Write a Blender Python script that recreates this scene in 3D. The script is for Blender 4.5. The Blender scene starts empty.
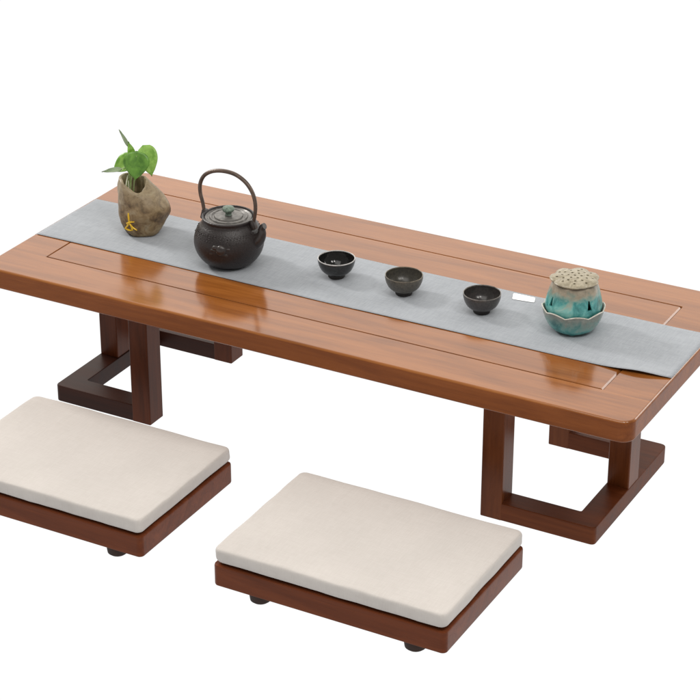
import bpy, bmesh, math, random
from mathutils import Vector, Matrix, noise

random.seed(7)
scene = bpy.context.scene
COL = scene.collection
PI = math.pi
H = 0.2825          # height of the table top surface
L, W, T = 1.2, 0.4987, 0.0367

# ------------------------------------------------------------------ helpers
def link(name, bm, mat, parent=None, smooth=True, loc=None, rotz=None, wn=False):
    bmesh.ops.recalc_face_normals(bm, faces=bm.faces)
    me = bpy.data.meshes.new(name)
    bm.to_mesh(me); bm.free()
    if smooth:
        for p in me.polygons: p.use_smooth = True
        try: me.set_sharp_from_angle(angle=math.radians(38))
        except Exception: pass
    o = bpy.data.objects.new(name, me)
    COL.objects.link(o)
    me.materials.append(mat)
    if wn:
        w_ = o.modifiers.new('even_shading', 'WEIGHTED_NORMAL'); w_.weight = 100; w_.keep_sharp = True
    if parent: o.parent = parent
    if loc: o.location = loc
    if rotz is not None: o.rotation_euler.z = rotz
    return o

def empty(name, loc, rotz=0):
    o = bpy.data.objects.new(name, None)
    o.empty_display_size = 0.05
    COL.objects.link(o)
    o.location = loc; o.rotation_euler.z = rotz
    return o

def tag(o, label, cat, group=None):
    o['label'] = label; o['category'] = cat
    if group: o['group'] = group
    return o

def copy_tree(o, parent=None):
    c = o.copy(); COL.objects.link(c)
    if parent: c.parent = parent
    for ch in list(o.children): copy_tree(ch, c)
    return c

def rrect(x0, y0, x1, y1, r, n=6, seg=1):
    """closed rounded rectangle, constant vertex count; seg points along each straight side"""
    pts = []
    cs = [(x1-r, y0+r, -PI/2), (x1-r, y1-r, 0), (x0+r, y1-r, PI/2), (x0+r, y0+r, PI)]
    for i, (cx, cy, a0) in enumerate(cs):
        arc = [(cx+r*math.cos(a0+PI/2*k/n), cy+r*math.sin(a0+PI/2*k/n)) for k in range(n+1)]
        pts += arc
        nx, ny, na = cs[(i+1) % 4]
        q = (nx+r*math.cos(na), ny+r*math.sin(na))
        for s in range(1, seg):
            f = s/seg
            pts.append((arc[-1][0]*(1-f)+q[0]*f, arc[-1][1]*(1-f)+q[1]*f))
    return pts

def loft(bm, rings, cap0=True, cap1=True, closed=True):
    vs = [[bm.verts.new(p) for p in r] for r in rings]
    n = len(vs[0])
    for a, b in zip(vs, vs[1:]):
        for i in range(n if closed else n-1):
            j = (i+1) % n
            bm.faces.new((a[i], a[j], b[j], b[i]))
    if cap0: bm.faces.new(vs[0][::-1])
    if cap1: bm.faces.new(vs[-1])
    return vs

def lathe(bm, prof, n=48, fn=None):
    """prof: list of (r,z); r==0 at an end closes it with a pole"""
    rings = []
    for r, z in prof:
        if r < 1e-6: rings.append([bm.verts.new((0, 0, z))])
        else:
            ring = []
            for i in range(n):
                a = 2*PI*i/n
                rr, zz = (fn(r, z, a) if fn else (r, z))
                ring.append(bm.verts.new((rr*math.cos(a), rr*math.sin(a), zz)))
            rings.append(ring)
    for a, b in zip(rings, rings[1:]):
        for i in range(n):
            j = (i+1) % n
            if len(a) == 1: bm.faces.new((a[0], b[j], b[i]))
            elif len(b) == 1: bm.faces.new((a[i], a[j], b[0]))
            else: bm.faces.new((a[i], a[j], b[j], b[i]))

def smooth_prof(pts, k=4):
    """Catmull-Rom resample"""
    out = []
    P = [pts[0]] + list(pts) + [pts[-1]]
    for i in range(1, len(P)-2):
        for s in range(k):
            t = s/k; t2, t3 = t*t, t*t*t
            q = tuple(0.5*((2*P[i][c])+(-P[i-1][c]+P[i+1][c])*t+(2*P[i-1][c]-5*P[i][c]+4*P[i+1][c]-P[i+2][c])*t2+(-P[i-1][c]+3*P[i][c]-3*P[i+1][c]+P[i+2][c])*t3) for c in range(len(pts[0])))
            out.append(q)
    out.append(tuple(pts[-1]))
    return out

def tube(bm, pts, radii, n=12, flat=1.0, caps=True):
    pts = [Vector(p) for p in pts]
    rings = []
    t0 = (pts[1]-pts[0]).normalized()
    up = Vector((0, 0, 1)) if abs(t0.z) < 0.9 else Vector((0, 1, 0))
    nrm = t0.cross(up).normalized()
    for i, p in enumerate(pts):
        t = (pts[min(i+1, len(pts)-1)]-pts[max(i-1, 0)]).normalized()
        nrm = (nrm - t*nrm.dot(t)).normalized()
        b = t.cross(nrm)
        r = radii[i] if isinstance(radii, (list, tuple)) else radii
        rings.append([p + nrm*(r*math.cos(2*PI*k/n)) + b*(r*flat*math.sin(2*PI*k/n)) for k in range(n)])
    loft(bm, rings, caps, caps)

def rbox(bm, x0, y0, z0, x1, y1, z1, r=0.004, edge=0.002, n=4):
    rings = []
    for ins, z in ((edge, z0), (edge*.3, z0+edge*.3), (0, z0+edge), (0, z1-edge), (edge*.3, z1-edge*.3), (edge, z1)):
        rings.append([(x, y, z) for x, y in rrect(x0+ins, y0+ins, x1-ins, y1-ins, max(r-ins, .0005), n)])
    loft(bm, rings)

def prism(bm, poly, z0, z1, edge=0.002):
    """extruded outline with a small soft edge; poly counter-clockwise"""
    n = len(poly)
    def inset(d):
        out = []
        for i in range(n):
            p0, p1, p2 = Vector(poly[i-1]), Vector(poly[i]), Vector(poly[(i+1) % n])
            d1, d2 = (p1-p0).normalized(), (p2-p1).normalized()
            n1, n2 = Vector((-d1.y, d1.x)), Vector((-d2.y, d2.x))
            m = (n1+n2); m = m/max(m.dot(n1), .2)
            out.append((p1.x+m.x*d, p1.y+m.y*d))
        return out
    rings = []
    for ins, z in ((edge, z0), (edge*.3, z0+edge*.3), (0, z0+edge), (0, z1-edge), (edge*.3, z1-edge*.3), (edge, z1)):
        rings.append([(x, y, z) for x, y in inset(ins)])
    loft(bm, rings)

def round_poly(corners, n=5):
    """corners: (x,y,r) ccw -> rounded outline"""
    out = []
    m = len(corners)
    for i in range(m):
        x, y, r = corners[i]
        p = Vector((x, y)); a = Vector(corners[i-1][:2]); b = Vector(corners[(i+1) % m][:2])
        if r <= 0: out.append((x, y)); continue
        da, db = (a-p).normalized(), (b-p).normalized()
        s, e = p+da*r, p+db*r
        for k in range(n+1):
            t = k/n
            q = s*(1-t)**2 + p*2*t*(1-t) + e*t*t
            out.append((q.x, q.y))
    return out

# ------------------------------------------------------------------ materials
def mat_new(name):
    m = bpy.data.materials.new(name); m.use_nodes = True
    nt = m.node_tree
    return m, nt, nt.nodes['Principled BSDF']

def N(nt, typ, **kw):
    n = nt.nodes.new(typ)
    for k, v in kw.items():
        if k in n.inputs.keys() if hasattr(n.inputs, 'keys') else False: n.inputs[k].default_value = v
        else: setattr(n, k, v)
    return n

def noise_node(nt, vec, scale, detail=4, rough=.55, dist=0.0):
    n = nt.nodes.new('ShaderNodeTexNoise')
    n.inputs['Scale'].default_value = scale; n.inputs['Detail'].default_value = detail
    n.inputs['Roughness'].default_value = rough; n.inputs['Distortion'].default_value = dist
    if vec: nt.links.new(vec, n.inputs['Vector'])
    return n

def mapping(nt, src, scale=(1, 1, 1), rot=(0, 0, 0), loc=(0, 0, 0)):
    m = nt.nodes.new('ShaderNodeMapping')
    m.inputs['Scale'].default_value = scale; m.inputs['Rotation'].default_value = rot; m.inputs['Location'].default_value = loc
    nt.links.new(src, m.inputs['Vector'])
    return m.outputs['Vector']

def ramp(nt, fac, stops):
    r = nt.nodes.new('ShaderNodeValToRGB')
    els = r.color_ramp.elements
    while len(els) < len(stops): els.new(0.5)
    for e, (p, c) in zip(els, stops):
        e.position = p; e.color = (*c, 1)
    nt.links.new(fac, r.inputs['Fac'])
    return r

def mix(nt, a, b, fac, mode='MIX'):
    m = nt.nodes.new('ShaderNodeMix'); m.data_type = 'RGBA'; m.blend_type = mode
    for sock, v in ((m.inputs[0], fac), (m.inputs[6], a), (m.inputs[7], b)):
        if hasattr(v, 'node'): nt.links.new(v, sock)
        elif isinstance(v, (int, float)): sock.default_value = v
        else: sock.default_value = (*v, 1)
    return m.outputs[2]

def bump(nt, bsdf, height, strength, dist=0.001):
    b = nt.nodes.new('ShaderNodeBump')
    b.inputs['Strength'].default_value = strength; b.inputs['Distance'].default_value = dist
    nt.links.new(height, b.inputs['Height'])
    nt.links.new(b.outputs['Normal'], bsdf.inputs['Normal'])

def wood(name, dark, mid, light, axis='X', rough=.2, spec=.5, planks=True, offset=0.0):
    m, nt, b = mat_new(name)
    tc = nt.nodes.new('ShaderNodeTexCoord').outputs['Object']
    rot = {'X': (0, 0, 0), 'Y': (0, 0, PI/2), 'Z': (0, PI/2, 0)}[axis]
    v = mapping(nt, tc, rot=rot, loc=(offset, offset*1.7, 0))
    # boards of slightly different tone
    sep = nt.nodes.new('ShaderNodeSeparateXYZ'); nt.links.new(v, sep.inputs[0])
    mul = nt.nodes.new('ShaderNodeMath'); mul.operation = 'MULTIPLY'; mul.inputs[1].default_value = 1/0.083
    nt.links.new(sep.outputs['Y'], mul.inputs[0])
    fl = nt.nodes.new('ShaderNodeMath'); fl.operation = 'FLOOR'; nt.links.new(mul.outputs[0], fl.inputs[0])
    wn = nt.nodes.new('ShaderNodeTexWhiteNoise'); wn.noise_dimensions = '1D'; nt.links.new(fl.outputs[0], wn.inputs['W'])
    shift = nt.nodes.new('ShaderNodeCombineXYZ'); nt.links.new(wn.outputs['Value'], shift.inputs['X']); nt.links.new(wn.outputs['Value'], shift.inputs['Z'])
    add = nt.nodes.new('ShaderNodeVectorMath'); add.operation = 'ADD'; nt.links.new(v, add.inputs[0])
    if planks: nt.links.new(shift.outputs[0], add.inputs[1])
    v2 = add.outputs[0]
    big = noise_node(nt, mapping(nt, v2, (2.2, 17, 17)), 1.0, 4, .55, 1.6)
    fib = noise_node(nt, mapping(nt, v2, (5, 130, 130)), 1.0, 5, .62, .35)
    pore = noise_node(nt, mapping(nt, v2, (22, 600, 600)), 1.0, 2, .5)
    f = nt.nodes.new('ShaderNodeMath'); f.operation = 'MULTIPLY_ADD'
    nt.links.new(fib.outputs['Fac'], f.inputs[0]); f.inputs[1].default_value = .40
    bm_ = nt.nodes.new('ShaderNodeMath'); bm_.operation = 'MULTIPLY'; nt.links.new(big.outputs['Fac'], bm_.inputs[0]); bm_.inputs[1].default_value = .66
    nt.links.new(bm_.outputs[0], f.inputs[2])
    r = ramp(nt, f.outputs[0], ((.34, dark), (.54, mid), (.76, light)))
    pr = ramp(nt, pore.outputs['Fac'], ((.30, (.72, .66, .62)), (.44, (1, 1, 1))))
    c = mix(nt, r.outputs['Color'], pr.outputs['Color'], .45, 'MULTIPLY')
    if planks:
        pv = ramp(nt, wn.outputs['Value'], ((0, (.86, .84, .82)), (1, (1.0, 1.0, 1.0))))
        c = mix(nt, c, pv.outputs['Color'], .8, 'MULTIPLY')
    nt.links.new(c, b.inputs['Base Color'])
    rr = nt.nodes.new('ShaderNodeMapRange'); rr.inputs['To Min'].default_value = rough*.85; rr.inputs['To Max'].default_value = rough*1.25
    nt.links.new(big.outputs['Fac'], rr.inputs['Value']); nt.links.new(rr.outputs[0], b.inputs['Roughness'])
    b.inputs['Specular IOR Level'].default_value = spec
    bump(nt, b, fib.outputs['Fac'], .05, .0006)
    return m

M_top = wood('varnished_wood', (.170, .053, .0105), (.255, .086, .0175), (.325, .118, .027), rough=.14)
M_edge_shade = wood('varnished_wood_shaded', (.135, .037, .0095), (.200, .058, .0140), (.265, .083, .021), rough=.25, spec=.14)  # same board as the top, darkened to stand in for shade on its sides
M_legs = [(wood('red_stained_wood_shaded', (.047, .0115, .0038), (.082, .0200, .0060), (.116, .030, .0092), axis='Z', rough=.32, spec=.13, planks=False),  # left legs and rails: same wood with shade put into the colour
           wood('red_stained_rail_shaded', (.017, .0048, .0024), (.029, .0074, .0032), (.042, .011, .0046), axis='X', rough=.38, spec=.13, planks=False)),
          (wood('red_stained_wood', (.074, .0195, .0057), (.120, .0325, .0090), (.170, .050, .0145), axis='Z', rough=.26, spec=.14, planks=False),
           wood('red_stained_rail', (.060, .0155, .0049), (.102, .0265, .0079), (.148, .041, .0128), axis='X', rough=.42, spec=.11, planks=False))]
M_seatwood = wood('red_brown_wood', (.082, .0190, .0058), (.130, .0315, .0092), (.182, .049, .0145), rough=.26, spec=.14, planks=False)

def cloth(name, c0, c1, thread, bumpv, rough=.9):
    m, nt, b = mat_new(name)
    tc = nt.nodes.new('ShaderNodeTexCoord').outputs['Object']
    wx = noise_node(nt, mapping(nt, tc, (thread, thread*.06, thread*.06)), 1, 2, .6)
    wy = noise_node(nt, mapping(nt, tc, (thread*.06, thread, thread*.06)), 1, 2, .6)
    a = nt.nodes.new('ShaderNodeMath'); a.operation = 'ADD'
    nt.links.new(wx.outputs['Fac'], a.inputs[0]); nt.links.new(wy.outputs['Fac'], a.inputs[1])
    h = nt.nodes.new('ShaderNodeMath'); h.operation = 'MULTIPLY'; h.inputs[1].default_value = .5
    nt.links.new(a.outputs[0], h.inputs[0])
    r = ramp(nt, h.outputs[0], ((.36, c0), (.64, c1)))
    cl = noise_node(nt, tc, 9, 3, .5)
    cr = ramp(nt, cl.outputs['Fac'], ((.3, (.93, .93, .93)), (.7, (1, 1, 1))))
    c = mix(nt, r.outputs['Color'], cr.outputs['Color'], .8, 'MULTIPLY')
    nt.links.new(c, b.inputs['Base Color'])
    b.inputs['Roughness'].default_value = rough
    b.inputs['Specular IOR Level'].default_value = .15
    b.inputs['Sheen Weight'].default_value = .08
    bump(nt, b, h.outputs[0], bumpv, .0006)
    return m
M_runner = cloth('grey_linen', (.275, .293, .318), (.342, .362, .390), 800, .4)
M_cushion = cloth('cream_linen', (.515, .482, .455), (.560, .528, .502), 800, .25)

def simple(name, col, rough=.5, spec=.5, metal=0.0, var=None, vs=60, bs=0, bd=.0005, coat=0):
    m, nt, b = mat_new(name)
    tc = nt.nodes.new('ShaderNodeTexCoord').outputs['Object']
    n = noise_node(nt, tc, vs, 4, .6)
    c2 = var or tuple(x*.7 for x in col)
    r = ramp(nt, n.outputs['Fac'], ((.32, c2), (.66, col)))
    nt.links.new(r.outputs['Color'], b.inputs['Base Color'])
    b.inputs['Roughness'].default_value = rough; b.inputs['Specular IOR Level'].default_value = spec
    b.inputs['Metallic'].default_value = metal; b.inputs['Coat Weight'].default_value = coat
    if bs: bump(nt, b, n.outputs['Fac'], bs, bd)
    return m
M_iron = simple('cast_iron', (.025, .019, .0185), .36, .38, 0, (.014, .011, .011), 420, .55, .0012)
M_iron_smooth = simple('smooth_iron', (.032, .024, .022), .35, .5, 0, (.018, .014, .013), 200, .15)
M_bronze = simple('rubbed_bronze', (.120, .078, .056), .36, .5, .35, (.045, .034, .029), 90, .1)
M_lid = simple('patinated_lid', (.17, .16, .15), .40, .5, .35, (.075, .072, .068), 150, .2)
M_verd = simple('verdigris_knob', (.20, .27, .21), .5, .5, .2, (.07, .09, .075), 260, .2)
M_glazes = []
for nm, a, bb, ro in (('black_glaze', (.012, .012, .012), (.006, .006, .006), .10), ('olive_glaze', (.050, .045, .036), (.028, .026, .022), .26), ('charcoal_glaze', (.034, .030, .028), (.018, .016, .016), .20)):
    M_glazes.append((simple(nm, a, ro, .32, 0, bb, 260, .06),
                     simple(nm+'_outer', tuple(x*1.9 for x in a), ro+.14, .5, 0, tuple(x*1.7 for x in bb), 300, .12)))
M_rims = [simple('pale_rim_glaze', (.55, .54, .53), .2, .5, 0, (.36, .35, .34), 160), simple('brown_rim_glaze', (.17, .145, .11), .22, .5, 0, (.08, .07, .055), 160), simple('grey_rim_glaze', (.20, .18, .165), .22, .5, 0, (.08, .075, .07), 160)]
M_clay = simple('dark_clay', (.03, .026, .024), .6, .4)
M_pad = simple('dark_brown_foot', (.030, .014, .009), .7, .3)
M_gold = simple('gold_paint', (.80, .52, .035), .35, .5, .1, (.72, .43, .02), 300)
M_patch = simple('patch_white', (.96, .96, .96), .8, .2, 0, (.94, .94, .94))
M_stem = simple('pale_green_stem', (.42, .50, .26), .5, .4, 0, (.28, .38, .14))
M_root = simple('white_root', (.62, .60, .48), .5, .4, 0, (.45, .45, .33))
M_vase_inside = simple('dark_vase_inside', (.035, .028, .018), .5, .4)

def stone_mat():
    m, nt, b = mat_new('brown_stone')
    tc = nt.nodes.new('ShaderNodeTexCoord').outputs['Object']
    n1 = noise_node(nt, mapping(nt, tc, (1, 1, 1.3)), 34, 6, .62, .8)
    n2 = noise_node(nt, tc, 160, 4, .6)
    r = ramp(nt, n1.outputs['Fac'], ((.33, (.050, .029, .014)), (.45, (.155, .096, .043)), (.56, (.245, .170, .085)), (.70, (.33, .27, .175))))
    sep = nt.nodes.new('ShaderNodeSeparateXYZ'); nt.links.new(tc, sep.inputs[0])
    zr = nt.nodes.new('ShaderNodeMapRange'); zr.inputs['From Min'].default_value = .035; zr.inputs['From Max'].default_value = .10
    nt.links.new(sep.outputs['Z'], zr.inputs['Value'])
    zz = nt.nodes.new('ShaderNodeMath'); zz.operation = 'MULTIPLY'; zz.inputs[1].default_value = .65; nt.links.new(zr.outputs[0], zz.inputs[0])
    c = mix(nt, r.outputs['Color'], (.30, .25, .165), zz.outputs[0])
    sp = ramp(nt, n2.outputs['Fac'], ((.34, (.62, .58, .52)), (.52, (1, 1, 1))))
    c = mix(nt, c, sp.outputs['Color'], .7, 'MULTIPLY')
    nt.links.new(c, b.inputs['Base Color'])
    b.inputs['Roughness'].default_value = .48; b.inputs['Specular IOR Level'].default_value = .45
    bump(nt, b, n1.outputs['Fac'], .5, .002)
    return m
M_stone = stone_mat()

def leaf_mat(name, c0, c1):
    m, nt, b = mat_new(name)
    tc = nt.nodes.new('ShaderNodeTexCoord').outputs['Object']
    n = noise_node(nt, tc, 70, 4, .6, .5)
    r = ramp(nt, n.outputs['Fac'], ((.34, c0), (.66, c1)))
    nt.links.new(r.outputs['Color'], b.inputs['Base Color'])
    b.inputs['Roughness'].default_value = .38; b.inputs['Specular IOR Level'].default_value = .45
    b.inputs['Transmission Weight'].default_value = 0
    b.inputs['Subsurface Weight'].default_value = .15
    b.inputs['Subsurface Radius'].default_value = (.002, .003, .001)
    bump(nt, b, n.outputs['Fac'], .25, .001)
    return m
M_leafd = leaf_mat('deep_green_leaf', (.055, .155, .018), (.145, .32, .045))
M_leafl = leaf_mat('light_green_leaf', (.13, .29, .034), (.29, .50, .10))
M_leaft = leaf_mat('thin_grey_green_leaf', (.16, .22, .12), (.24, .31, .18))

def teal_mat(name, cream_from, cream_to, z0, z1, cream=(.34, .275, .20)):
    """crackled teal glaze thinning to beige between heights z0 and z1"""
    m, nt, b = mat_new(name)
    tc = nt.nodes.new('ShaderNodeTexCoord').outputs['Object']
    n1 = noise_node(nt, mapping(nt, tc, (1, 1, .8)), 38, 5, .62, .7)
    n2 = noise_node(nt, tc, 130, 4, .6)
    teal = ramp(nt, n1.outputs['Fac'], ((.32, (.022, .13, .13)), (.45, (.06, .27, .26)), (.58, (.15, .41, .38)), (.70, (.32, .50, .45))))
    bei = ramp(nt, n2.outputs['Fac'], ((.3, tuple(x*.62 for x in cream)), (.65, cream)))
    sep = nt.nodes.new('ShaderNodeSeparateXYZ'); nt.links.new(tc, sep.inputs[0])
    ns = nt.nodes.new('ShaderNodeMath'); ns.operation = 'MULTIPLY_ADD'; ns.inputs[1].default_value = .060; nt.links.new(n1.outputs['Fac'], ns.inputs[0]); nt.links.new(sep.outputs['Z'], ns.inputs[2])
    zr = nt.nodes.new('ShaderNodeMapRange'); zr.inputs['From Min'].default_value = z0+.030; zr.inputs['From Max'].default_value = z1+.030
    zr.inputs['To Min'].default_value = cream_from; zr.inputs['To Max'].default_value = cream_to
    nt.links.new(ns.outputs[0], zr.inputs['Value'])
    c = mix(nt, teal.outputs['Color'], bei.outputs['Color'], zr.outputs[0])
    nt.links.new(c, b.inputs['Base Color'])
    b.inputs['Roughness'].default_value = .22; b.inputs['Specular IOR Level'].default_value = .5
    bump(nt, b, n2.outputs['Fac'], .15, .001)
    return m
M_teal_bowl = teal_mat('teal_glaze_bowl', 0, .85, .014, .036, (.27, .25, .22))
M_teal_cover = teal_mat('teal_glaze_cover', 0, .95, .058, .076, (.33, .27, .20))
M_pod = simple('beige_glaze', (.34, .30, .215), .4, .4, 0, (.20, .17, .115), 200, .2)
M_hole = simple('cavity_shade', (.012, .02, .022), .6, .3)
M_white_rim = simple('pale_glazed_edge', (.62, .60, .54), .3, .5, 0, (.40, .38, .32), 150)

# ------------------------------------------------------------------ floor: white sheet given its own glow so no shadows show
m, nt, b = mat_new('glowing_white_floor')
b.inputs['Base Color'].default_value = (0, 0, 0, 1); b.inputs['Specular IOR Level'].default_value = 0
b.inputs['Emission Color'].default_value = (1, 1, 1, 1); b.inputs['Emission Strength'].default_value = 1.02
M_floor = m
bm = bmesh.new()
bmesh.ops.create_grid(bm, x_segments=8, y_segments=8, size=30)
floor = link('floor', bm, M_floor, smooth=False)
floor['kind'] = 'structure'

# ------------------------------------------------------------------ tea table
table = tag(empty('tea_table', (0, 0, 0)), 'long low varnished brown wooden tea table carrying the runner and tea things', 'table')
iy0, iy1, ix0, ix1 = .0852, .4223, .0775, 1.1185     # groove rectangle
def ring(x0, y0, x1, y1, r, z): return [(x, y, z) for x, y in rrect(x0, y0, x1, y1, r, 8)]
bm = bmesh.new()
e = .0045
R0 = .022
rings = [ring(e, e, L-e, W-e, R0-e, H-T)]
for k in range(1, 5):
    a = PI/2*k/4
    rings.append(ring(e*(1-math.sin(a)), e*(1-math.sin(a)), L-e*(1-math.sin(a)), W-e*(1-math.sin(a)), R0-e*(1-math.sin(a)), H-T+e*(1-math.cos(a))))
for k in range(0, 5):
    a = PI/2*k/4
    i = e*(1-math.cos(a))
    rings.append(ring(i, i, L-i, W-i, R0-i, H-e+e*math.sin(a)))
g = .0016
rings.append(ring(ix0-g, iy0-g, ix1+g, iy1+g, .002, H))
rings.append(ring(ix0-g*.4, iy0-g*.4, ix1+g*.4, iy1+g*.4, .0014, H-.0013))
rings.append(ring(ix0-g*.3, iy0-g*.3, ix1+g*.3, iy1+g*.3, .0013, H-.005))
loft(bm, rings, True, False)
tf = link('tabletop_frame', bm, M_top, table, wn=True)
tf.data.materials.append(M_edge_shade)
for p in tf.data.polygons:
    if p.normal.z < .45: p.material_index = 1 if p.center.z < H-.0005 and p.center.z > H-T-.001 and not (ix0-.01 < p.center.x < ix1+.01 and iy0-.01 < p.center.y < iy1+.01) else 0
bm = bmesh.new()
rings = [ring(ix0+g*.3, iy0+g*.3, ix1-g*.3, iy1-g*.3, .0013, H-.007),
         ring(ix0+g*.4, iy0+g*.4, ix1-g*.4, iy1-g*.4, .0013, H-.0022),
         ring(ix0+g, iy0+g, ix1-.0032, iy1-g, .0012, H-.0001)]
loft(bm, rings, True, True)
link('tabletop_panel', bm, M_top, table, wn=True)

# two U shaped floor bases, each with three posts
BX0, BX1, BY0, BY1, BH, BW = .080, .281, .083, .397, .0347, .0409
PW = .0385
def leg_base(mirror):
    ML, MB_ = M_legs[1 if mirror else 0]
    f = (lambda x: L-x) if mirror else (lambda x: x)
    XE = BX1-PW
    XR = XE+.006
    c = [(BX0, BY0, .009), (XR, BY0, 0), (XR, BY0+BW, 0), (BX0+BW, BY0+BW, .003), (BX0+BW, BY1-BW, .003),
         (XR, BY1-BW, 0), (XR, BY1, 0), (BX0, BY1, .012)]
    c = [(f(x), y, r) for x, y, r in c]
    if mirror: c = c[::-1]
    bm = bmesh.new(); prism(bm, round_poly(c), .003, BH, .0016)
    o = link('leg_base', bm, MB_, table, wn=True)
    for x0, y0, z0, d in ((XE, BY0, .003, BW), (BX0+.0006, .2249, BH-.0015, PW+.005), (XE, BY1-BW, .003, BW)):
        xa, xb = sorted((f(x0), f(x0+PW)))
        bm = bmesh.new()
        rbox(bm, xa+.0003, y0-.0004, z0, xb-.0003, y0+d+.0004, H-T+.001, .0022, .0012)
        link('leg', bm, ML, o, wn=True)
    for x, y in ((BX0+.02, BY0+.02), (BX1-.025, BY0+.02), (BX0+.02, BY1-.02), (BX1-.03, BY1-.02)):
        bm = bmesh.new(); lathe(bm, [(0, 0), (.011, 0), (.012, .001), (.012, .004), (0, .004)], 20)
        link('foot_pad', bm, M_pad, o, loc=(f(x), y, 0))
    return o
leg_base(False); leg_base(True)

# ------------------------------------------------------------------ table runner
bm = bmesh.new()
nx, ny = 160, 26
ry0, ry1, rx0, rx1 = .1556, .3406, .0012, 1.1985
gv = []
for i in range(nx+1):
    row = []
    for j in range(ny+1):
        u, v = i/nx, j/ny
        x = rx0+(rx1-rx0)*u
        y = ry0+(ry1-ry0)*v + .0016*math.sin(x*7.1+.6) + .0012*noise.noise((x*9, 3.1, 0))
        y += .013*max(0, (u-.93)/.07)**1.5*(1-v) + .004*max(0, (u-.9)/.1)**2*v
        z = H+.0006 + .0003*(1+noise.noise((x*6, y*14, 5)))
        # lifted front corner at the near end, and a slack ripple
        du = (u-.955)/.035; dv = v/.10
        z += .0052*math.exp(-du*du-dv*dv)
        ex = min(x-rx0, .004)
        if x < .0045: z -= .004*(1-(x/.0045))**2
        row.append(bm.verts.new((x, y, z)))
    gv.append(row)
for i in range(nx):
    for j in range(ny):
        bm.faces.new((gv[i][j], gv[i+1][j], gv[i+1][j+1], gv[i][j+1]))
runner = link('table_runner', bm, M_runner)
sm = runner.modifiers.new('thickness', 'SOLIDIFY'); sm.thickness = .0007; sm.offset = 0
tag(runner, 'grey linen runner laid lengthwise along the table under the tea things', 'table runner')
RZ = H+.0015         # resting height on the runner

# thin flat white patch on the runner
bm = bmesh.new()
q = [(.853, .3345), (.893, .3350), (.899, .3166), (.861, .3118)]
q = round_poly([(x, y, .0035) for x, y in q[::-1]], 4)
prism(bm, q, 0, .0002, .00005)
tag(link('white_patch', bm, M_patch, loc=(0, 0, RZ+.0004)), 'small blank white patch lying on the runner beside the incense burner', 'paper slip')

# ------------------------------------------------------------------ floor seats
SW, SD, SZ0, SZ1 = .3975, .2765, .0156, .0527
def seat_base():
    root = empty('floor_seat', (0, 0, 0))
    bm = bmesh.new()
    rr = lambda i, r, z: [(x, y, z) for x, y in rrect(i, i, SW-i, SD-i, r, 6)]
    rings = [rr(.003, .006, SZ0), rr(.0008, .008, SZ0+.0008), rr(0, .009, SZ0+.003), rr(0, .009, SZ1-.003), rr(.0008, .008, SZ1-.0008), rr(.003, .006, SZ1),
             rr(.014, .005, SZ1), rr(.015, .005, SZ1-.004)]
    loft(bm, rings, True, True)
    link('seat_frame', bm, M_seatwood, root, wn=True)
    for x, y in ((.074, .011), (SW-.058, .011), (.074, SD-.03), (SW-.058, SD-.03)):
        bm = bmesh.new(); lathe(bm, [(0, 0), (.013, 0), (.0165, .003), (.0175, .010), (.0175, SZ0+.002), (0, SZ0+.002)], 24)
        link('foot', bm, M_pad, root, loc=(x, y+.008, 0))
    return root
def cushion(seed):
    bm = bmesh.new()
    ins = .0008
    x0, y0, x1, y1 = ins, ins, SW-ins, SD-ins
    prof = [(.020, 0.0), (.0095, .0014), (.0050, .0032), (.0016, .0066), (.0000, .0110), (.0001, .0180), (.0006, .0234), (.0020, .0266), (.0044, .0279), (.0085, .0284), (.016, .0287), (.024, .0289), (.036, .0291), (.055, .0293), (.080, .0294), (.105, .0295), (.130, .0295)]
    prof = smooth_prof(prof, 2)
    rings = []
    for i, z in prof:
        r = max(.011-i*.35, .004)
        ring_ = []
        for x, y in rrect(x0+i, y0+i, x1-i, y1-i, r, 6, 22):
            p = Vector((x, y, z))
            wrink = noise.noise((x*16, y*16, seed))*.0007*min(1, z/.01)
            if .004 < i < .03:      # soft creases just inside the edge
                wrink += .0010*noise.noise((x*48, y*48, seed+9))
            sidew = .0012*noise.noise((x*22+seed, y*22, z*60))
            cx, cy = x-SW/2, y-SD/2
            s = sidew if i < .02 else 0
            ring_.append((x+s*(1 if cx > 0 else -1)*(abs(cx) > SW*.42), y+s*(1 if cy > 0 else -1)*(abs(cy) > SD*.40), z+wrink))
        rings.append(ring_)
    loft(bm, rings)
    return link('seat_cushion', bm, M_cushion, wn=True)
s1 = seat_base(); s1.location = (.1240, -.3105, 0)
s2 = copy_tree(s1); s2.location = (.6585, -.3212, 0)
tag(s1, 'low red brown wooden seat base at left, partly cut off by the frame edge', 'floor seat', 'low wooden floor seats in front of the table')
tag(s2, 'low red brown wooden seat base in the middle foreground, wholly in view', 'floor seat', 'low wooden floor seats in front of the table')
CZ = SZ1+.0004
c1 = cushion(1.3); c1.location = (.1240, -.3105, CZ)
c2 = cushion(6.7); c2.location = (.6585, -.3212, CZ)
tag(c1, 'flat cream linen cushion on the left seat, its corner cut off by the frame edge', 'cushion', 'cream cushions on the floor seats')
tag(c2, 'flat cream linen cushion on the foreground seat, wholly in view', 'cushion', 'cream cushions on the floor seats')

# ------------------------------------------------------------------ kettle
k = tag(empty('kettle', (.3700, .2150, RZ)), 'dark cast iron kettle with tall bronze hoop handle on the runner', 'kettle')
bm = bmesh.new()
prof = smooth_prof([(0, 0), (.030, 0), (.036, .002), (.047, .010), (.0565, .024), (.0605, .040), (.0585, .056), (.0520, .069), (.0465, .0765), (.0445, .081)], 4)
prof += [(.0450, .0835), (.0460, .0850), (.0460, .0870), (.0445, .0882), (.0425, .0880), (.0415, .0865), (.0405, .080), (0, .079)]
lathe(bm, prof, 72)
link('body', bm, M_iron, k)
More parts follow.
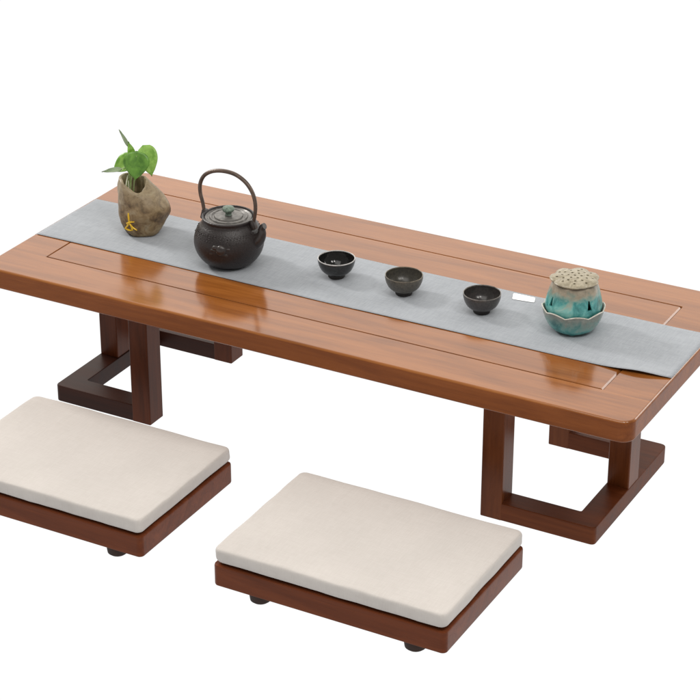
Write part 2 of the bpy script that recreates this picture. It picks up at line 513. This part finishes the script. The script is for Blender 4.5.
# raised relief band of dots round the shoulder and an ornament on the front
bm = bmesh.new()
for row, (rr_, zz_, cnt) in enumerate(((.0528, .0680, 60), (.0545, .0655, 62), (.0560, .0622, 64), (.0578, .0580, 60))):
    for i in range(cnt):
        a = 2*PI*(i+.5*(row % 2))/cnt
        bmesh.ops.create_icosphere(bm, subdivisions=1, radius=.0006+.0006*random.random(), matrix=Matrix.Translation((rr_*math.cos(a), rr_*math.sin(a), zz_+random.uniform(-.001, .001))))
link('relief_dots', bm, M_iron, k)
bm = bmesh.new()
phi = math.radians(-72)
bmesh.ops.create_uvsphere(bm, u_segments=20, v_segments=12, radius=.0100, matrix=Matrix.Translation((.0575*math.cos(phi), .0575*math.sin(phi), .047)) @ Matrix.Rotation(phi, 4, 'Z') @ Matrix.Diagonal((.75, 1.0, 1.0, 1)))
for da, dz, s in ((-.13, .006, .006), (-.22, .001, .0045), (.12, -.006, .004), (-.32, -.006, .003), (.20, .004, .003)):
    bmesh.ops.create_uvsphere(bm, u_segments=14, v_segments=8, radius=s, matrix=Matrix.Translation((.0592*math.cos(phi+da), .0592*math.sin(phi+da), .045+dz)) @ Matrix.Rotation(phi+da, 4, 'Z') @ Matrix.Diagonal((.5, 1.5, .8, 1)))
link('relief_ornament', bm, M_iron_smooth, k)
# spout toward +x
bm = bmesh.new()
sp = smooth_prof([(.050, 0, .046, .0125), (.060, 0, .056, .0105), (.0655, 0, .067, .0078), (.066, 0, .0755, .0062), (.0685, 0, .0805, .0058), (.0715, 0, .0825, .0055)], 4)
tube(bm, [p[:3] for p in sp], [p[3] for p in sp], 18)
link('spout', bm, M_iron_smooth, k)
for s in (-1, 1):
    bm = bmesh.new()
    rbox(bm, -.0045, -.006, -.010, .0045, .006, .008, .003, .002)
    o = link('handle_lug', bm, M_iron_smooth, k, loc=(s*.0485, 0, .082))
    o.rotation_euler.y = s*-.25
bm = bmesh.new()
hp = smooth_prof([(-.0485, 0, .082), (-.051, 0, .100), (-.0555, 0, .118), (-.0550, 0, .136), (-.046, 0, .1525), (-.029, 0, .1630), (-.007, 0, .1675), (.016, 0, .1655), (.036, 0, .1550), (.049, 0, .1380), (.0540, 0, .118), (.0525, 0, .098), (.0485, 0, .082)], 6)
tube(bm, hp, [.0029+.0006*math.sin(PI*i/(len(hp)-1)) for i in range(len(hp))], 14, 1.15)
link('handle', bm, M_bronze, k)
bm = bmesh.new()
lathe(bm, [(.0405, .0800), (.0408, .0845), (.0402, .0862), (.0385, .0868), (.0360, .0850), (.0335, .0852), (.0325, .0874), (.0295, .0878), (.0275, .0858), (.0250, .0860), (.0240, .0882), (.0150, .0890), (.0110, .0880), (0, .0880)], 64)
lid = link('lid', bm, M_lid, k)
bm = bmesh.new()
lathe(bm, smooth_prof([(.0060, .0890), (.0052, .0910), (.0058, .0935), (.0095, .0965), (.0108, .0995), (.0090, .1028), (.0045, .1045), (0, .1048)], 3), 28)
link('lid_knob', bm, M_verd, lid)

# ------------------------------------------------------------------ cups
def make_cup(variant, R, Hc):
    inner, outer = M_glazes[variant]
    root = empty('tea_cup', (0, 0, 0))
    out = smooth_prof([(.0135, .0055), (.0185, .0075), (.0250, .0128), (.0292, .0205), (.0311, .0275), (.0313, .0318)], 4)
    s, t = R/.0312, Hc/.033
    bm = bmesh.new()
    pr = [(0, .0045), (.0140, .0045)] + out
    lathe(bm, [(r*s, z*t) for r, z in pr], 56)
    link('outer_wall', bm, outer, root)
    bm = bmesh.new()
    inn = smooth_prof([(.0302, .0322), (.0294, .0285), (.0268, .0215), (.0218, .0145), (.0150, .0098), (.0080, .0080)], 4) + [(0, .0078)]
    lathe(bm, [(r*s, z*t) for r, z in inn], 56)
    link('inner_glaze', bm, inner, root)
    bm = bmesh.new()
    rp = [(.03105*s, .0312*t), (.0315*s, .0322*t), (.0313*s, .0331*t), (.0307*s, .0334*t), (.0301*s, .0330*t), (.0299*s, .0318*t)]
    lathe(bm, rp, 56)
    link('rim', bm, M_rims[variant], root)
    bm = bmesh.new()
    lathe(bm, [(0, .0015), (.0110*s, .0015), (.0115*s, 0), (.0137*s, 0), (.0142*s, .001), (.0144*s, .0068*t), (0, .0068*t)], 40)
    link('foot_ring', bm, M_clay, root)
    return root
for v_, (x, y), R, hc, lab in ((0, (.5600, .2520), .0318, .0345, 'glossy black tea cup with pale rim, nearest the kettle on the runner'),
                            (1, (.6920, .2460), .0318, .0345, 'olive grey tea cup in the middle of the three cups on the runner'),
                            (2, (.8370, .2440), .0312, .0345, 'charcoal tea cup with brownish rim, nearest the white patch on the runner')):
    c = make_cup(v_, R, hc); c.location = (x, y, RZ); c.rotation_euler.z = v_*1.1
    tag(c, lab, 'cup', 'small dark tea cups on the runner')

# ------------------------------------------------------------------ stone vase
v = tag(empty('stone_vase', (.1655, .2580, RZ)), 'squat brown stone like vase with gold character on its front', 'vase')
# rings: z, centre offset, radii (right-going u axis is along the picture), in a frame turned toward the camera
ang = .4979
bm = bmesh.new()
sec = smooth_prof([(0.0, .000, .0265, .026), (.002, .000, .0310, .030), (.012, .000, .0365, .035), (.028, .000, .0415, .038), (.042, .0005, .0440, .040), (.054, .000, .0435, .039), (.066, -.003, .0400, .036), (.079, -.0075, .0345, .032), (.090, -.0115, .0290, .0285), (.099, -.0140, .0255, .0255)], 3)
n = 56
rings = []
top_dip = lambda a: -.015*math.exp(-((math.atan2(math.sin(a+1.15), math.cos(a+1.15)))/.92)**2) + .004*math.cos(a-2.6)
def vase_pt(z, cx, ru, rv, a, wob=1.0):
    tz = z/.099
    zz = z + top_dip(a)*tz**6
    bump_r = .0060*math.exp(-((math.atan2(math.sin(a-.05), math.cos(a-.05)))/.42)**2)*math.exp(-((z-.040)/.015)**2)
    nr = wob*.0035*noise.noise((math.cos(a)*1.6, math.sin(a)*1.6, z*28))+wob*.0014*noise.noise((math.cos(a)*4, math.sin(a)*4, z*80+4))
    return ((ru+bump_r+nr)*math.cos(a)+cx, (rv+bump_r+nr)*math.sin(a), zz)
for z, cx, ru, rv in sec:
    rings.append([vase_pt(z, cx, ru, rv, 2*PI*i/n) for i in range(n)])
z, cx, ru, rv = sec[-1]
for dr, dz in ((.002, .0012), (.0045, .0008), (.0056, -.002), (.0062, -.008), (.007, -.02), (.008, -.040)):
    rings.append([vase_pt(z, cx, ru-dr, rv-dr, 2*PI*i/n, 1) for i in range(n)])
    rings[-1] = [(px, py, pz+dz) for px, py, pz in rings[-1]]
loft(bm, rings)
vb = link('body', bm, M_stone, v, rotz=ang)
bm = bmesh.new()
def lens(bm, cx, cz, s=1): pass
# dark disc across the inside of the mouth
lathe(bm, [(0, .066), (.0185, .066)], 28)
link('dark_disc', bm, M_vase_inside, v, loc=(-.014*math.cos(ang), -.014*math.sin(ang), 0))
# gold brush strokes laid on the front surface
def on_front(u, z):
    """point of the vase surface facing the camera at lateral offset u, height z"""
    best = None
    for s0, s1 in zip(sec, sec[1:]):
        if s0[0] <= z <= s1[0]:
            f = (z-s0[0])/max(s1[0]-s0[0], 1e-6); q = [s0[i]*(1-f)+s1[i]*f for i in range(4)]
            a = -math.acos(max(-1, min(1, (u-q[1])/q[2])))
            p = vase_pt(z, q[1], q[2], q[3], a)
            return Vector(p)+Vector((math.cos(a), math.sin(a), 0))*.0004
bm = bmesh.new()
strokes = [[(-.0235, .048), (-.0228, .038), (-.0215, .029)], [(-.0215, .032), (-.0245, .023), (-.0285, .0155)], [(-.0215, .030), (-.0165, .0225), (-.0085, .0165)],
           [(-.0265, .0270), (-.020, .0315), (-.0125, .0330)], [(-.0185, .0235), (-.0165, .018), (-.0185, .0145)], [(-.0280, .0165), (-.0215, .0150), (-.0150, .0165)]]
for st in strokes:
    pts = smooth_prof(st, 5)
    P3 = [on_front(u, z_) for u, z_ in pts]
    m_ = len(P3)
    tube(bm, P3, [.0018*(1-.5*abs(2*i/(m_-1)-.8)) for i in range(m_)], 8)
link('gold_character', bm, M_gold, v, rotz=ang)

# ------------------------------------------------------------------ plant cutting in the vase
pl = tag(empty('plant_cutting', (.1655-.0185*math.cos(ang), .2580-.0185*math.sin(ang), RZ+.0745)), 'green leafy cutting with heart shaped leaves standing in the stone vase', 'plant', None)
pl.rotation_euler.z = ang
# local frame: x right in the picture, -y toward the camera, z up
def leaf(name, mat, base, dirv, normal, length, width, curl=.15, heart=.22, fold=.25, pointy=1.0):
    d = Vector(dirv).normalized(); nrm = Vector(normal); nrm = (nrm-d*nrm.dot(d)).normalized(); side = d.cross(nrm)
    bm = bmesh.new(); rows = 16; cols = 8
    grid = []
    for i in range(rows+1):
        t = i/rows
        wv = width*.5*(math.sin(PI*min(1, t**.62))**.75)*(1-t**3*.35*pointy) if 0 < t < 1 else 0
        if t > .82: wv *= ((1-t)/.18)**(.55*pointy)
        row = []
        for j in range(cols+1):
            s = j/cols*2-1
            along = t*length - heart*length*(abs(s)**1.5)*(1-t)**2.2
            z_ = -curl*length*t*t + fold*abs(s)*wv + .06*length*noise.noise((s*2, t*3, length*90))*t
            p = Vector(base)+d*along+side*(s*wv)+nrm*z_
            row.append(bm.verts.new(p))
        grid.append(row)
    for i in range(rows):
        for j in range(cols):
            try: bm.faces.new((grid[i][j], grid[i+1][j], grid[i+1][j+1], grid[i][j+1]))
            except Exception: pass
    bmesh.ops.remove_doubles(bm, verts=bm.verts, dist=1e-6)
    o = link(name, bm, mat, pl)
    sm = o.modifiers.new('thickness', 'SOLIDIFY'); sm.thickness = .0006
    return o
# big dark leaf facing the camera, hanging slightly
leaf('leaf', M_leafd, (.012, -.006, .071), (-.06, -.35, -.9), (.1, -.85, .45), .043, .046, .10, .2, .2)
leaf('leaf', M_leafl, (.026, .008, .074), (.30, -.2, -.75), (.55, -.7, .30), .046, .040, .25, .25, .15)
leaf('leaf', M_leafl, (.000, .004, .060), (-.80, -.05, -.50), (-.2, -.75, .65), .039, .034, .05, .2, .2)
leaf('leaf', M_leaft, (-.018, -.004, .045), (-.97, -.1, -.06), (0, -.6, .8), .033, .010, .10, .1, .2, .8)
leaf('leaf', M_leafl, (.004, .003, .060), (-.20, .1, .95), (.5, -.85, .1), .034, .016, -.05, .1, .3, 1.2)
leaf('leaf', M_leaft, (-.0035, .005, .086), (-.42, .05, .90), (.5, -.85, .1), .032, .007, .10, .1, .2, 1.0)
def stem(pts, r, mat=M_stem, name='stem'):
    bm = bmesh.new(); p = smooth_prof(pts, 5); tube(bm, p, [r*(1-.3*i/len(p)) for i in range(len(p))], 8)
    link(name, bm, mat, pl)
stem([(-.003, -.003, -.004), (.000, -.005, .022), (.006, -.004, .050), (.012, -.006, .071)], .0015)
stem([(.002, .004, -.004), (.006, .004, .025), (.016, .008, .055), (.026, .008, .074)], .0013)
stem([(-.008, -.004, -.004), (-.006, -.006, .022), (-.002, -.004, .040), (.000, -.002, .053)], .0013)
stem([(-.004, .002, -.004), (-.002, .002, .03), (.003, .003, .060)], .0012)
stem([(.0, -.002, .052), (-.009, -.003, .048), (-.018, -.004, .045)], .0009)
stem([(-.010, -.018, -.003), (-.009, -.0175, .012), (-.007, -.012, .026), (-.005, -.006, .034)], .0012, M_root, 'root')
stem([(-.002, -.017, -.003), (-.003, -.016, .010), (-.004, -.010, .026)], .0009, M_root, 'root')

# ------------------------------------------------------------------ incense burner
ib = tag(empty('incense_burner', (.9930, .2580, RZ)), 'teal glazed lotus incense burner with pierced beige top on the runner', 'incense burner')
lob = 8
def scal(r, z, a, amp=.045, zamp=.0):
    c = abs(math.cos(lob/2*(a+.25)))
    return r*(1+amp*(c-.6)), z+zamp*(c-.5)
bm = bmesh.new()
prof = smooth_prof([(0, .0022), (.026, .0022), (.0330, .0036), (.0392, .0095), (.0445, .0190), (.0482, .0290), (.0500, .038)], 4)
def bowl_fn(r, z, a):
    w = max(0, (z-.008)/.03)
    return scal(r, z, a, 0.04*w, .0048*w*w)
inner = [(.0503, .0394), (.0495, .0400), (.0480, .0388), (.0455, .032), (.040, .022), (.030, .013), (0, .011)]
lathe(bm, prof+inner, 96, bowl_fn)
bowl = link('bowl', bm, M_teal_bowl, ib)
bm = bmesh.new()
N96 = 96
def rimpt(a, off, dz):
    r, z = bowl_fn(.0500+off, .0392+dz, a); return (r*math.cos(a), r*math.sin(a), z)
rows = []
for off, dz in ((.0004, -.0006), (.0008, .0004), (.0002, .0013), (-.0008, .0012), (-.0014, .0002)):
    rows.append([rimpt(2*PI*i/N96, off, dz) for i in range(N96)])
loft(bm, rows, False, False)
link('bowl_rim', bm, M_white_rim, bowl)
for i in range(4):
    a = 2*PI*i/4+.4
    bm = bmesh.new(); lathe(bm, [(0, 0), (.0060, 0), (.0070, .001), (.0068, .005), (0, .005)], 20)
    link('foot', bm, M_teal_bowl, bowl, loc=(.022*math.cos(a), .023*math.sin(a), 0))
# pierced cover
bm = bmesh.new()
def cov_fn(r, z, a):
    w = min(1, max(0, (z-.036)/.03))
    return scal(r, z, a, .035*w+.01, 0)
outp = smooth_prof([(.0440, .0340), (.0455, .0400), (.0458, .0470), (.0440, .0560), (.0415, .0660), (.0385, .0760), (.0350, .0840)], 4)
inp = [(r-.0035, z) for r, z in reversed(outp)]
lathe(bm, outp+inp+[outp[0]], 96, cov_fn)
cov = link('cover', bm, M_teal_cover, ib)
# triangular openings cut right through the cover wall
cb = bmesh.new()
def tri_cut(bm, a, zc, w, h):
    d = Vector((math.cos(a), math.sin(a), 0)); s = Vector((-math.sin(a), math.cos(a), 0)); up = Vector((0, 0, 1))
    pr2 = []
    for r in (.034, .055):
        pr2.append([bm.verts.new(d*r+s*(-w/2)+up*(zc-h*.42)), bm.verts.new(d*r+s*(w/2)+up*(zc-h*.42)), bm.verts.new(d*r+s*(w*.12)+up*(zc+h*.58)), bm.verts.new(d*r-s*(w*.12)+up*(zc+h*.58))])
    A, B = pr2
    bm.faces.new(A[::-1]); bm.faces.new(B)
    for i in range(4): bm.faces.new((A[i], A[(i+1) % 4], B[(i+1) % 4], B[i]))
CUT_A = []
A0 = math.radians(-32)
for i in range(4):
    tri_cut(cb, A0+2*PI*i/4, .0560, .0085, .0160)
def boolean_cut(obj, bm):
    bmesh.ops.recalc_face_normals(bm, faces=bm.faces)
    me = bpy.data.meshes.new('cutter'); bm.to_mesh(me); bm.free()
    co = bpy.data.objects.new('cutter', me); COL.objects.link(co)
    co.matrix_world = Matrix.Translation(obj.parent.location if obj.parent else (0, 0, 0))
    md = obj.modifiers.new('cut', 'BOOLEAN'); md.operation = 'DIFFERENCE'; md.solver = 'EXACT'; md.object = co
    bpy.context.view_layer.update()
    dg = bpy.context.evaluated_depsgraph_get()
    new = bpy.data.meshes.new_from_object(obj.evaluated_get(dg))
    obj.modifiers.clear(); old = obj.data; obj.data = new; new.name = old.name
    bpy.data.objects.remove(co); bpy.data.meshes.remove(me)
    try: new.set_sharp_from_angle(angle=math.radians(38))
    except Exception: pass
boolean_cut(cov, cb)
# dark core added inside, its colour standing in for shade behind the openings
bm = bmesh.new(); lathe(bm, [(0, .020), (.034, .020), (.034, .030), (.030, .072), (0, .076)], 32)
link('shade_core', bm, M_hole, ib)
# lotus pod top with seed holes
bm = bmesh.new()
def pod_fn(r, z, a):
    if r < .012: return r, z
    w = (r-.012)/.026
    c = abs(math.cos(7/2*(a+.1)))**.7
    return r*(1+.13*w*(c-.6)), z+.0022*w*(c-.5)+.0006*noise.noise((math.cos(a)*3, math.sin(a)*3, r*90))
lathe(bm, [(0, .0945), (.006, .0945), (.012, .0943), (.018, .0938), (.024, .0930), (.030, .0920), (.0345, .0908), (.0375, .0895), (.0385, .0880), (.0380, .0866), (.0360, .0850), (.030, .0838), (.018, .0835), (0, .0835)], 96, pod_fn)
pod = link('lotus_top', bm, M_pod, ib)
cb = bmesh.new()
holes = [(0, 0)] + [(.0105*math.cos(a), .0105*math.sin(a)) for a in [2*PI*i/6+.3 for i in range(6)]] + [(.0205*math.cos(a), .0205*math.sin(a)) for a in [2*PI*i/11 for i in range(11)]] + [(.0290*math.cos(a), .0290*math.sin(a)) for a in [2*PI*i/9+.2 for i in range(9)]]
for hx, hy in holes:
    bmesh.ops.create_cone(cb, cap_ends=True, segments=12, radius1=.0019, radius2=.0025, depth=.02, matrix=Matrix.Translation((hx, hy, .0985)))
boolean_cut(pod, cb)

# ------------------------------------------------------------------ light
world = bpy.data.worlds.new('World'); scene.world = world
world.use_nodes = True
nt = world.node_tree
bg = nt.nodes['Background']
tc = nt.nodes.new('ShaderNodeTexCoord')
dot = nt.nodes.new('ShaderNodeVectorMath'); dot.operation = 'DOT_PRODUCT'
nt.links.new(tc.outputs['Generated'], dot.inputs[0])
dot.inputs[1].default_value = (-.52, .78, .35)
rp = nt.nodes.new('ShaderNodeValToRGB')
for p_, v_ in ((0, .42), (.5, .45)):
    pass
els = rp.color_ramp.elements
els[0].position = 0; els[0].color = (.18, .18, .18, 1)
els[1].position = 1; els[1].color = (.95, .95, .95, 1)
for p_, v_ in ((.55, .19), (.82, .36), (.94, .85)):
    e_ = els.new(p_); e_.color = (v_, v_, v_, 1)
mr = nt.nodes.new('ShaderNodeMapRange'); mr.inputs['From Min'].default_value = -1; mr.inputs['From Max'].default_value = 1
nt.links.new(dot.outputs['Value'], mr.inputs['Value'])
nt.links.new(mr.outputs[0], rp.inputs['Fac'])
m2 = nt.nodes.new('ShaderNodeMath'); m2.operation = 'MULTIPLY'; m2.inputs[1].default_value = 2.0
nt.links.new(rp.outputs['Color'], m2.inputs[0])
nt.links.new(m2.outputs[0], bg.inputs['Strength'])
bg.inputs['Color'].default_value = (1.0, .965, .905, 1)

def area(name, loc, target, size, sy, energy, col=(1, .97, .93)):
    ld = bpy.data.lights.new(name, 'AREA'); ld.shape = 'RECTANGLE'; ld.size = size; ld.size_y = sy; ld.energy = energy; ld.color = col
    o = bpy.data.objects.new(name, ld); COL.objects.link(o); o.location = loc
    o.rotation_euler = (Vector(target)-Vector(loc)).to_track_quat('-Z', 'Y').to_euler()
    return o
area('window_light', (-2.0, .45, 2.1), (.5, .2, .28), .45, .6, 58)
area('overhead_fill', (.8, -1.2, 3.2), (.7, -.1, .28), 1.8, 1.8, 33)  # added fill lamp that evens the light on the cushions
area('softbox', (2.15, -.25, 2.2), (.6, .2, .28), .34, .50, 13)
area('softbox', (1.80, -.85, 2.35), (.6, .2, .28), .34, .50, 13)
area('side_glint_fill', (2.0, 1.85, 1.15), (1.1, .2, .28), .85, .75, 11)  # added lamp, placed to put a glint on the right groove

# ------------------------------------------------------------------ camera
cam = bpy.data.cameras.new('Camera'); co = bpy.data.objects.new('Camera', cam); COL.objects.link(co)
co.location = (2.2182, -2.7537, 1.5694+H); co.rotation_euler = (1.1091, -.001, .4979)
cam.sensor_width = 36; cam.lens = 36*2216.09/700; cam.clip_start = .05; cam.clip_end = 200
scene.camera = co
scene.view_settings.view_transform = 'Standard'; scene.view_settings.look = 'None'
scene.view_settings.exposure = 0; scene.view_settings.gamma = 1
